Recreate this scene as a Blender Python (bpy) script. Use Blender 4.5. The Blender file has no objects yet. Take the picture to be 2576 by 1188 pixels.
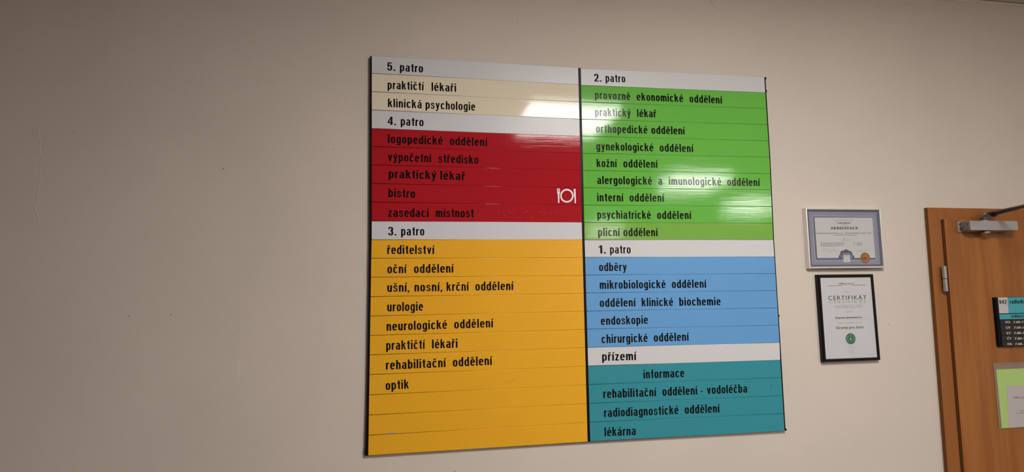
import bpy, bmesh, math, random
import numpy as np
from mathutils import Vector, Matrix
random.seed(7)
sc = bpy.context.scene
COL = sc.collection

# ------------------------------------------------------------------ camera
CAM = np.array([-0.01707, -1.85747, 1.75742])
FW = np.array([0.16461487, 0.98173206, 0.09541542])
RT = np.array([0.98635505, -0.16407554, -0.01352488])
UP = np.array([-0.00237753, -0.09633988, 0.99534566])
FPX = 1441.5045
cam_data = bpy.data.cameras.new('camera')
cam = bpy.data.objects.new('camera', cam_data)
COL.objects.link(cam)
cam_data.sensor_width = 36.0
cam_data.lens = 36.0 * FPX / 2576.0
cam_data.clip_start = 0.05
cam.matrix_world = Matrix(((RT[0], UP[0], -FW[0], CAM[0]), (RT[1], UP[1], -FW[1], CAM[1]),
                           (RT[2], UP[2], -FW[2], CAM[2]), (0, 0, 0, 1)))
sc.camera = cam

# ------------------------------------------------------------------ world, exposure, lights
LAMP_L = 51.5            # radiance of the ceiling light diffusers
LAMP_D = 0.038            # how far the opal diffusers hang below the tiles
LAMP_C = (1.0, 0.96, 0.92)
world = bpy.data.worlds.new('world')
sc.world = world
world.use_nodes = True
world.node_tree.nodes['Background'].inputs[0].default_value = (0.8, 0.85, 1.0, 1)
world.node_tree.nodes['Background'].inputs[1].default_value = 0.0
sc.view_settings.view_transform = 'Standard'
sc.view_settings.look = 'None'
sc.view_settings.gamma = 1.0
sc.view_settings.use_curve_mapping = False
sc.view_settings.exposure = 0.0
sc.cycles.max_bounces = 10
sc.cycles.diffuse_bounces = 6
sc.cycles.use_denoising = True


def at(u, v, Y=0.0):
    """where the sight line of photo pixel (u, v) meets the plane y = Y"""
    d = FW + RT * ((u - 1288) / FPX) - UP * ((v - 594) / FPX)
    return CAM + d * ((Y - CAM[1]) / d[1])


# ------------------------------------------------------------------ materials
def lin1(c):
    c /= 255.0
    return c / 12.92 if c <= 0.04045 else ((c + 0.055) / 1.055) ** 2.4


def lin(rgb):
    return tuple(lin1(c) for c in rgb)


WALL_ALB = (0.66, 0.588, 0.518)


def alb(obs, wall):
    return tuple(min(0.9, lin1(o) / lin1(w) * a) for o, w, a in zip(obs, wall, WALL_ALB))


def mat(name, col, rough=0.5, metal=0.0, spec=0.5, emit=None):
    m = bpy.data.materials.new(name)
    m.use_nodes = True
    b = m.node_tree.nodes['Principled BSDF']
    b.inputs['Base Color'].default_value = (*col, 1)
    b.inputs['Roughness'].default_value = rough
    b.inputs['Metallic'].default_value = metal
    b.inputs['Specular IOR Level'].default_value = spec
    if emit:
        b.inputs['Emission Color'].default_value = (*emit[0], 1)
        b.inputs['Emission Strength'].default_value = emit[1]
    return m


def N(m, t, **kw):
    n = m.node_tree.nodes.new(t)
    for k, v in kw.items():
        if k in n.inputs.keys():
            n.inputs[k].default_value = v
        else:
            setattr(n, k, v)
    return n


def L(m, a, ao, b, bi):
    m.node_tree.links.new(a.outputs[ao], b.inputs[bi])


def add_noise_color(m, c1, c2, scale, stretch=(1, 1, 1), detail=4, lo=0.35, hi=0.65, rough=0.55):
    tc = N(m, 'ShaderNodeTexCoord')
    mp = N(m, 'ShaderNodeMapping')
    mp.inputs['Scale'].default_value = stretch
    nz = N(m, 'ShaderNodeTexNoise')
    nz.inputs['Scale'].default_value = scale
    nz.inputs['Detail'].default_value = detail
    nz.inputs['Roughness'].default_value = rough
    cr = N(m, 'ShaderNodeValToRGB')
    cr.color_ramp.elements[0].position = lo
    cr.color_ramp.elements[1].position = hi
    cr.color_ramp.elements[0].color = (*c1, 1)
    cr.color_ramp.elements[1].color = (*c2, 1)
    L(m, tc, 'Object', mp, 'Vector')
    L(m, mp, 'Vector', nz, 'Vector')
    L(m, nz, 'Fac', cr, 'Fac')
    L(m, cr, 'Color', m.node_tree.nodes['Principled BSDF'], 'Base Color')
    return tc, mp, nz, cr


def add_bump(m, scale, dist, stretch=(1, 1, 1), detail=3, strength=1.0):
    tc = N(m, 'ShaderNodeTexCoord')
    mp = N(m, 'ShaderNodeMapping')
    mp.inputs['Scale'].default_value = stretch
    nz = N(m, 'ShaderNodeTexNoise')
    nz.inputs['Scale'].default_value = scale
    nz.inputs['Detail'].default_value = detail
    bp = N(m, 'ShaderNodeBump')
    bp.inputs['Distance'].default_value = dist
    bp.inputs['Strength'].default_value = strength
    L(m, tc, 'Object', mp, 'Vector')
    L(m, mp, 'Vector', nz, 'Vector')
    L(m, nz, 'Fac', bp, 'Height')
    L(m, bp, 'Normal', m.node_tree.nodes['Principled BSDF'], 'Normal')


def thin_glass(name, tint=(1, 1, 1), rough=0.02, refl=1.45, haze=0.0):
    m = bpy.data.materials.new(name)
    m.use_nodes = True
    nt = m.node_tree
    nt.nodes.remove(nt.nodes['Principled BSDF'])
    out = nt.nodes['Material Output']
    tr = N(m, 'ShaderNodeBsdfTransparent')
    tr.inputs['Color'].default_value = (*tint, 1)
    gl = N(m, 'ShaderNodeBsdfGlossy')
    gl.inputs['Roughness'].default_value = rough
    lw = N(m, 'ShaderNodeLayerWeight')
    pw = N(m, 'ShaderNodeMath', operation='POWER')
    pw.inputs[1].default_value = 5.0
    fr = N(m, 'ShaderNodeMath', operation='MULTIPLY_ADD')
    f0 = ((refl - 1) / (refl + 1)) ** 2
    fr.inputs[1].default_value = 1 - f0
    fr.inputs[2].default_value = f0
    L(m, lw, 'Facing', pw, 0)
    L(m, pw, 0, fr, 0)
    mx = N(m, 'ShaderNodeMixShader')
    L(m, fr, 0, mx, 0)
    nt.links.new(tr.outputs[0], mx.inputs[1])
    nt.links.new(gl.outputs[0], mx.inputs[2])
    last = mx
    if haze:
        df = N(m, 'ShaderNodeBsdfDiffuse')
        df.inputs['Color'].default_value = (0.75, 0.72, 0.70, 1)
        m2 = N(m, 'ShaderNodeMixShader')
        m2.inputs[0].default_value = haze
        nt.links.new(mx.outputs[0], m2.inputs[1])
        nt.links.new(df.outputs[0], m2.inputs[2])
        last = m2
    nt.links.new(last.outputs[0], out.inputs['Surface'])
    return m


M = {}
w = mat('wall_paint', WALL_ALB, 0.75, spec=0.25)
add_noise_color(w, tuple(c * 0.975 for c in WALL_ALB), tuple(min(1, c * 1.02) for c in WALL_ALB), 2.2, detail=5)
add_bump(w, 220, 0.0006, detail=4, strength=0.35)
M['wall'] = w
M['caulk'] = mat('caulk', (0.50, 0.43, 0.34), 0.8)
M['other_wall'] = mat('far_wall_paint', (0.66, 0.585, 0.50), 0.8)
M['bounce_cut_left'] = mat('bounce_cut_wall', (0.05, 0.04, 0.033), 0.8)  # unseen wall made near black to cut bounce light on the left
fl = mat('floor_linoleum', (0.20, 0.155, 0.12), 0.35)
add_noise_color(fl, (0.17, 0.13, 0.10), (0.23, 0.18, 0.14), 30)
M['floor'] = fl
tl = mat('ceiling_tile', (0.66, 0.65, 0.66), 0.9)
add_noise_color(tl, (0.40, 0.38, 0.38), (0.70, 0.68, 0.68), 90, detail=6, lo=0.33, hi=0.45)
add_bump(tl, 120, 0.002, detail=5, strength=0.8)
M['tile'] = tl
M['bar'] = mat('ceiling_bar_paint', (0.62, 0.60, 0.58), 0.5)
M['dark'] = mat('dark_gap', (0.03, 0.022, 0.018), 0.9)


def slat_mat(name, col, rough=0.06, spec=0.26, dist=6.0e-5):
    m = mat(name, col, rough, spec=spec)
    add_bump(m, 1.0, dist, stretch=(3.0, 1, 420), detail=2.5)
    return m


# slat colours: (colour seen, wall colour seen beside it)
SL = {
    'silver': slat_mat('silver_slat', (0.655, 0.655, 0.675), 0.33, 0.3),
    'beige': slat_mat('beige_slat', alb((181, 165, 138), (166, 151, 134))),
    'red': slat_mat('red_slat', alb((142, 22, 28), (176, 162, 147))),
    'yellow': slat_mat('yellow_slat', alb((202, 144, 31), (180, 166, 150)), 0.22, 0.35),
    'green': slat_mat('green_slat', alb((92, 155, 60), (182, 168, 152))),
    'leaf': slat_mat('leaf_green_slat', alb((114, 158, 66), (192, 178, 162))),
    'blue': slat_mat('blue_slat', alb((93, 144, 186), (194, 180, 164)), 0.25, 0.3),
    'teal': slat_mat('teal_slat', alb((50, 130, 138), (196, 182, 166)), 0.25, 0.3),
}
M['black_vinyl'] = mat('black_vinyl', (0.006, 0.005, 0.005), 0.12, spec=0.12)
M['white_vinyl'] = mat('white_vinyl', (0.80, 0.76, 0.74), 0.35)
M['black_plastic'] = mat('black_plastic', (0.005, 0.0045, 0.005), 0.4, spec=0.12)
M['alu_back'] = mat('aluminium_backing', (0.30, 0.26, 0.23), 0.6)
M['scuff'] = mat('pale_scuff', (0.55, 0.22, 0.2), 0.3)
wd = mat('beech_laminate', (0.3, 0.12, 0.04), 0.42, spec=0.35)
wa, wb = alb((146, 91, 44), (190, 176, 162)), alb((131, 78, 36), (190, 176, 162))
add_noise_color(wd, wb, wa, 1.0, stretch=(24, 24, 1.6), detail=5, lo=0.38, hi=0.62)
M['wood'] = wd
we = mat('beech_shaded', tuple(c * 0.55 for c in wb), 0.5, spec=0.2)  # darkened beech: shade on the side faces put into the colour
M['wood_shaded'] = we
wf = mat('beech_frame_laminate', (0.3, 0.12, 0.04), 0.42, spec=0.35)
add_noise_color(wf, wb, tuple((p + q) / 2 for p, q in zip(wa, wb)), 1.0, stretch=(30, 30, 2.2), detail=5, lo=0.35, hi=0.65)
M['wood_frame'] = wf
M['silver_frame'] = mat('silver_frame', (0.82, 0.79, 0.75), 0.3, metal=0.35)
M['black_frame'] = mat('black_frame', (0.005, 0.0045, 0.0045), 0.3, spec=0.22)
M['steel'] = mat('satin_steel', (0.42, 0.39, 0.36), 0.38, metal=0.7)
M['closer'] = mat('silver_painted_closer', (0.38, 0.36, 0.365), 0.42, metal=0.1)
M['closer_cap'] = mat('grey_end_cap', (0.17, 0.155, 0.15), 0.5)
M['arm'] = mat('dull_steel_arm', (0.16, 0.14, 0.13), 0.42, metal=0.6)
M['glass'] = thin_glass('frame_glass')
M['paper'] = mat('white_paper', (0.585, 0.585, 0.59), 0.7)
M['paper2'] = mat('white_glossy_paper', (0.615, 0.62, 0.645), 0.6)
M['ink'] = mat('dark_ink', (0.03, 0.03, 0.035), 0.7)
M['grey_ink'] = mat('grey_ink', (0.22, 0.215, 0.22), 0.7)
M['pale_ink'] = mat('pale_ink', (0.36, 0.35, 0.35), 0.7)
M['green_ink'] = mat('green_ink', (0.035, 0.085, 0.04), 0.7)
M['mirror_ink'] = mat('pale_green_ink', (0.33, 0.39, 0.32), 0.7)
M['red_ink'] = mat('red_ink', (0.34, 0.025, 0.07), 0.7)
M['navy'] = mat('navy_print', (0.085, 0.09, 0.155), 0.7)
M['lilac'] = mat('lilac_print', (0.36, 0.37, 0.46), 0.7)
M['hologram'] = mat('hologram_foil', (0.66, 0.69, 0.66), 0.3, metal=0.2)
M['hologram2'] = mat('hologram_foil_grey', (0.40, 0.42, 0.40), 0.3, metal=0.2)
M['bronze'] = mat('bronze_seal', (0.36, 0.15, 0.045), 0.4, metal=0.0)
M['bronze_dark'] = mat('bronze_seal_print', (0.10, 0.03, 0.012), 0.45)
M['seal_green'] = mat('seal_green', (0.012, 0.13, 0.055), 0.5)
M['seal_pale'] = mat('seal_pale', (0.40, 0.58, 0.42), 0.5)
M['door_teal'] = mat('door_sign_teal', alb((62, 150, 155), (196, 182, 166)), 0.3)
M['door_white'] = mat('door_sign_white', (0.56, 0.54, 0.54), 0.35)
M['door_black'] = mat('door_sign_black', (0.016, 0.014, 0.015), 0.3)
M['lime'] = mat('lime_card', alb((172, 208, 96), (196, 182, 166)), 0.7)
M['notice'] = mat('white_notice', (0.60, 0.575, 0.59), 0.7)
M['magenta'] = mat('magenta_ink', (0.42, 0.02, 0.16), 0.7)
M['pocket'] = thin_glass('clear_plastic', (0.97, 0.96, 0.96), 0.12, 1.35, haze=0.07)
M['lamp'] = mat('lamp_diffuser', (0.8, 0.8, 0.8), 0.5, emit=(LAMP_C, LAMP_L))
M['lamp_frame'] = mat('lamp_frame', (0.75, 0.75, 0.75), 0.4)

# certificate border: guilloche bands in the print, measured inward from the sheet's edge
gb = mat('blue_border_print', (0.2, 0.2, 0.3), 0.7)
tc = N(gb, 'ShaderNodeTexCoord')
sx = N(gb, 'ShaderNodeSeparateXYZ')
L(gb, tc, 'Object', sx, 0)


def MATH(m, op, a, b=None, cval=None):
    n = N(m, 'ShaderNodeMath', operation=op)
    for i, q in enumerate((a, b)):
        if q is None:
            continue
        if isinstance(q, tuple):
            m.node_tree.links.new(q[0].outputs[q[1]], n.inputs[i])
        else:
            n.inputs[i].default_value = q
    return n


ax = MATH(gb, 'ABSOLUTE', (sx, 'X'))
az = MATH(gb, 'ABSOLUTE', (sx, 'Z'))
dx_ = MATH(gb, 'SUBTRACT', 0.1485, (ax, 0))
dz_ = MATH(gb, 'SUBTRACT', 0.1050, (az, 0))
wx = MATH(gb, 'SINE', (MATH(gb, 'MULTIPLY', (sx, 'X'), 560.0), 0))
wz = MATH(gb, 'SINE', (MATH(gb, 'MULTIPLY', (sx, 'Z'), 560.0), 0))
d1 = MATH(gb, 'ADD', (dx_, 0), (MATH(gb, 'MULTIPLY', (wz, 0), 0.00045), 0))
d2 = MATH(gb, 'ADD', (dz_, 0), (MATH(gb, 'MULTIPLY', (wx, 0), 0.00045), 0))
dd = MATH(gb, 'MINIMUM', (d1, 0), (d2, 0))
ds = MATH(gb, 'MULTIPLY', (dd, 0), 1 / 0.032)
cr = N(gb, 'ShaderNodeValToRGB')
cr.color_ramp.interpolation = 'LINEAR'
dk, md, lt = (0.115, 0.12, 0.17, 1), (0.18, 0.19, 0.255, 1), (0.345, 0.355, 0.44, 1)
stops = [(0.0, dk), (0.30, dk), (0.335, lt), (0.38, lt), (0.415, md), (0.46, md), (0.49, lt), (0.53, lt), (0.565, md),
         (0.60, md), (0.64, lt), (0.70, (0.27, 0.28, 0.36, 1)), (0.78, lt), (0.85, md), (0.90, dk), (1.0, dk)]
el = cr.color_ramp.elements
el[0].position, el[0].color = stops[0]
el[1].position, el[1].color = stops[-1]
for p_, c_ in stops[1:-1]:
    e_ = el.new(p_)
    e_.color = c_
L(gb, ds, 0, cr, 'Fac')
L(gb, cr, 'Color', gb.node_tree.nodes['Principled BSDF'], 'Base Color')
M['border'] = gb

# ------------------------------------------------------------------ object helpers
WORLD = {}


def org(o):
    return WORLD[o.name] if o is not None else Vector((0, 0, 0))


def empty(name, loc, parent=None):
    o = bpy.data.objects.new(name, None)
    COL.objects.link(o)
    o.empty_display_size = 0.05
    o.parent = parent
    WORLD[o.name] = Vector(loc)
    o.location = Vector(loc) - org(parent)
    return o


def mk(name, verts, faces, material, parent=None, smooth=False, origin=None):
    vs = np.array([tuple(v) for v in verts], float)
    o0 = Vector(origin) if origin is not None else Vector(((vs[:, 0].min() + vs[:, 0].max()) / 2,
                                                          (vs[:, 1].min() + vs[:, 1].max()) / 2,
                                                          (vs[:, 2].min() + vs[:, 2].max()) / 2))
    me = bpy.data.meshes.new(name)
    me.from_pydata([tuple(v) for v in (vs - np.array(o0))], [], faces)
    me.update()
    mats = material if isinstance(material, list) else [material]
    for mm in mats:
        me.materials.append(mm)
    if smooth:
        for p in me.polygons:
            p.use_smooth = True
    o = bpy.data.objects.new(name, me)
    COL.objects.link(o)
    o.parent = parent
    WORLD[o.name] = o0
    o.location = o0 - org(parent)
    return o


def tag(o, label=None, cat=None, group=None, kind=None):
    for k, v in (('label', label), ('category', cat), ('group', group), ('kind', kind)):
        if v:
            o[k] = v
    return o


class MB:
    """collects simple solids into one mesh"""
    def __init__(s):
        s.v, s.f = [], []

    def add(s, vs, fs):
        n = len(s.v)
        s.v += [tuple(map(float, q)) for q in vs]
        s.f += [tuple(n + i for i in f) for f in fs]
        return s

    def box(s, a, b, bev=0.0):
        x0, x1 = sorted((a[0], b[0]))
        y0, y1 = sorted((a[1], b[1]))
        z0, z1 = sorted((a[2], b[2]))
        if bev <= 0:
            vs = [(x, y, z) for x in (x0, x1) for y in (y0, y1) for z in (z0, z1)]
            return s.add(vs, [(0, 1, 3, 2), (4, 6, 7, 5), (0, 4, 5, 1), (2, 3, 7, 6), (0, 2, 6, 4), (1, 5, 7, 3)])
        bm = bmesh.new()
        bmesh.ops.create_cube(bm, size=1.0)
        for v in bm.verts:
            v.co = Vector(((x0 + x1) / 2 + v.co.x * (x1 - x0), (y0 + y1) / 2 + v.co.y * (y1 - y0),
                           (z0 + z1) / 2 + v.co.z * (z1 - z0)))
        bmesh.ops.bevel(bm, geom=bm.edges[:], offset=bev, segments=2, affect='EDGES', profile=0.7)
        return s.bm(bm)

    def bm(s, bm):
        bm.verts.index_update()
        s.add([v.co for v in bm.verts], [[v.index for v in f.verts] for f in bm.faces])
        bm.free()
        return s

    def prism(s, pts, y0, y1):
        """outline in x,z (any list), pushed from y0 (back) to y1 (front)"""
        n = len(pts)
        vs = [(p[0], y0, p[1]) for p in pts] + [(p[0], y1, p[1]) for p in pts]
        fs = [tuple(range(n)), tuple(range(2 * n - 1, n - 1, -1))]
        fs += [(i, n + i, n + (i + 1) % n, (i + 1) % n) for i in range(n)]
        return s.add(vs, fs)

    def tube(s, pts, r, seg=10, cap=True):
        pts = [Vector(p) for p in pts]
        rs = r if isinstance(r, (list, tuple)) else [r] * len(pts)
        base = len(s.v)
        rings = []
        for i, p in enumerate(pts):
            t = (pts[min(i + 1, len(pts) - 1)] - pts[max(i - 1, 0)]).normalized()
            a = Vector((0, 0, 1)) if abs(t.z) < 0.9 else Vector((1, 0, 0))
            u = t.cross(a).normalized()
            q = t.cross(u)
            rings.append([p + (u * math.cos(2 * math.pi * k / seg) + q * math.sin(2 * math.pi * k / seg)) * rs[i]
                          for k in range(seg)])
        vs = [v for rg in rings for v in rg]
        fs = []
        for i in range(len(pts) - 1):
            for k in range(seg):
                fs.append((i * seg + k, i * seg + (k + 1) % seg, (i + 1) * seg + (k + 1) % seg, (i + 1) * seg + k))
        if cap:
            fs.append(tuple(range(seg)))
            fs.append(tuple(range((len(pts) - 1) * seg + seg - 1, (len(pts) - 1) * seg - 1, -1)))
        return s.add(vs, fs)

    def lathe(s, c, axis, prof, seg=28):
        """prof = [(distance along axis, radius)]"""
        ax_ = Vector(axis).normalized()
        a = Vector((0, 0, 1)) if abs(ax_.z) < 0.9 else Vector((1, 0, 0))
        u = ax_.cross(a).normalized()
        w2 = ax_.cross(u)
        vs = [Vector(c) + ax_ * h_ + (u * math.cos(2 * math.pi * k / seg) + w2 * math.sin(2 * math.pi * k / seg)) * max(1e-5, r)
              for h_, r in prof for k in range(seg)]
        fs = [(i * seg + k, i * seg + (k + 1) % seg, (i + 1) * seg + (k + 1) % seg, (i + 1) * seg + k)
              for i in range(len(prof) - 1) for k in range(seg)]
        fs += [tuple(range(seg - 1, -1, -1)), tuple(range((len(prof) - 1) * seg, len(prof) * seg))]
        return s.add(vs, fs)

    def build(s, name, material, parent=None, smooth=False, origin=None):
        return mk(name, s.v, s.f, material, parent, smooth, origin)


# ------------------------------------------------------------------ lettering
GLYPH = {}


def text_mesh(body):
    cu = bpy.data.curves.new('t', 'FONT')
    cu.body = body
    cu.resolution_u = 3
    ob = bpy.data.objects.new('t', cu)
    me = bpy.data.meshes.new_from_object(ob)
    v = np.array([q.co[:2] for q in me.vertices], float).reshape(-1, 2)
    f = [tuple(p.vertices) for p in me.polygons]
    bpy.data.objects.remove(ob)
    bpy.data.curves.remove(cu)
    bpy.data.meshes.remove(me)
    return v, f


HH = None


def glyph(c):
    global HH
    if HH is None:
        a, _ = text_mesh('HH')
        HH = a[:, 0].max() - a[:, 0].min()
    if c not in GLYPH:
        if c == ' ':
            b, _ = text_mesh('H H')
            GLYPH[c] = (np.zeros((0, 2)), [], b[:, 0].max() - b[:, 0].min() - HH)
        else:
            v, f = text_mesh(c)
            b, _ = text_mesh('H' + c + 'H')
            GLYPH[c] = (v, f, b[:, 0].max() - b[:, 0].min() - HH)
    return GLYPH[c]


CAPH = None


def word(s, p0, p1, Y, size, mode='fit', maxgap=0.16, cw=0.72, bold=0.0, serif=False, lift=0.00015, flip=1.0, halo=None):
    """lettering of string s from pixel p0 to pixel p1 along the baseline; returns (verts, faces) in metres.
    mode 'space': glyph width fixed at cw, spacing takes up the slack; mode 'fit': width scaled."""
    A, B = at(*p0, Y), at(*p1, Y)
    ux = np.array([B[0] - A[0], B[2] - A[2]])
    W = np.linalg.norm(ux)
    ux /= W
    uy = np.array([-ux[1], ux[0]])
    gl = [glyph(c) for c in s]
    adv = [g[2] for g in gl]
    xs = np.concatenate([[0], np.cumsum(adv)])
    first, last = gl[0][0], gl[-1][0]
    left = first[:, 0].min()
    right = xs[-2] + last[:, 0].max()
    nat = right - left
    b = bold
    if mode == 'space' and len(s) > 1:
        sxx = cw * size
        extra = (W - 2 * b * size - nat * sxx) / (len(s) - 1)
        lim = size * maxgap
        if extra > lim or extra < -size * 0.05:
            e2 = max(-size * 0.05, min(lim, extra))
            sxx = (W - 2 * b * size - e2 * (len(s) - 1)) / nat
            extra = e2
    else:
        sxx = (W - 2 * b * size) / nat
        extra = 0.0
    V, F = [], []
    shifts = (0.0,) if b == 0 else (-1.0, 0.0, 1.0)
    z = 0.0
    for i, (v, f, a) in enumerate(gl):
        if not len(f):
            continue
        for sh in shifts:
            n = len(V)
            for q in v:
                x = (q[0] + xs[i] - left) * sxx + extra * i + (1 + sh) * b * size
                y = q[1] * size * flip
                V.append((A[0] + ux[0] * x + uy[0] * y, Y - lift - (sh + 1) * 0.00003, A[2] + ux[1] * x + uy[1] * y))
            F += [tuple(n + k for k in ff) for ff in f]
        if serif:
            ys = v[:, 1]
            for lvl in ({round(float(ys.min()), 3), round(float(ys[ys < 0.76].max()), 3)} if c_is_flat(s[i]) else ()):
                segs = set()
                for ff in f:
                    m_ = len(ff)
                    for k in range(m_):
                        a_, b_ = v[ff[k]], v[ff[(k + 1) % m_]]
                        if abs(a_[1] - lvl) < 0.012 and abs(b_[1] - lvl) < 0.012 and abs(a_[0] - b_[0]) > 0.01:
                            segs.add((round(float(min(a_[0], b_[0])), 3), round(float(max(a_[0], b_[0])), 3)))
                for (xa, xb) in segs:
                    if xb - xa > 0.3:
                        continue
                    e = 0.075
                    hh = 0.05
                    y0 = lvl if lvl < 0.3 else lvl - hh
                    n = len(V)
                    for (xx, yy) in ((xa - e, y0), (xb + e, y0), (xb + e, y0 + hh), (xa - e, y0 + hh)):
                        x = (xx + xs[i] - left) * sxx + extra * i + b * size
                        y = yy * size
                        V.append((A[0] + ux[0] * x + uy[0] * y, Y - lift - 0.00009, A[2] + ux[1] * x + uy[1] * y))
                    F.append((n, n + 1, n + 2, n + 3))
    return V, F


# ---- condensed grotesque letters drawn for the signs (centre lines swept with an elliptical pen)
PS, PT, XH, ASC, DSC = 0.174, 0.126, 0.735, 1.0, -0.235
CN = 2.7


def arc_(x0, x1, y0, y1, a0, a1, n=14, e=CN):
    cx, cy, rx, ry = (x0 + x1) / 2, (y0 + y1) / 2, (x1 - x0) / 2, (y1 - y0) / 2
    out = []
    for k in range(n + 1):
        t = math.radians(a0 + (a1 - a0) * k / n)
        c_, s_ = math.cos(t), math.sin(t)
        out.append((cx + rx * math.copysign(abs(c_) ** (2 / e), c_), cy + ry * math.copysign(abs(s_) ** (2 / e), s_)))
    return out


def pen(pts, ps=PS, pt=PT, closed=False):
    n = len(pts)
    Lf, Rg = [], []
    for i, p in enumerate(pts):
        a = pts[(i - 1) % n] if closed or i else p
        b = pts[(i + 1) % n] if closed or i < n - 1 else p
        dx, dy = b[0] - a[0], b[1] - a[1]
        m_ = math.hypot(dx, dy) or 1
        nx, ny = -dy / m_, dx / m_
        h = 0.5 * math.hypot(ps * nx, pt * ny)
        Lf.append((p[0] + nx * h, p[1] + ny * h))
        Rg.append((p[0] - nx * h, p[1] - ny * h))
    fs = [(i, (i + 1) % n, n + (i + 1) % n, n + i) for i in range(n if closed else n - 1)]
    return Lf + Rg, fs


def poly(pts):
    return list(pts), [tuple(range(len(pts)))]


def rc(x0, y0, x1, y1):
    return poly([(x0, y0), (x1, y0), (x1, y1), (x0, y1)])


def stem(x, y0, y1, w=PS):
    return rc(x, y0, x + w, y1)


def diag(xa, ya, xb, yb, w):
    return poly([(xa, ya), (xa + w, ya), (xb + w, yb), (xb, yb)])


h, q = PS / 2, PT / 2
OW = 0.475


def bowl(x0, x1, y0=0.0, y1=XH):
    return pen(arc_(x0 + h, x1 - h, y0 + q, y1 - q, 0, 360 - 360 / 40, 39), closed=True)


def shoulder(x0, x1, y1=XH, ry=0.26):
    top = arc_(x0 + h, x1 - h, y1 - q - 2 * ry, y1 - q, 172, 0, 12)
    return pen(top + [(x1 - h, 0.0)])


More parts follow.
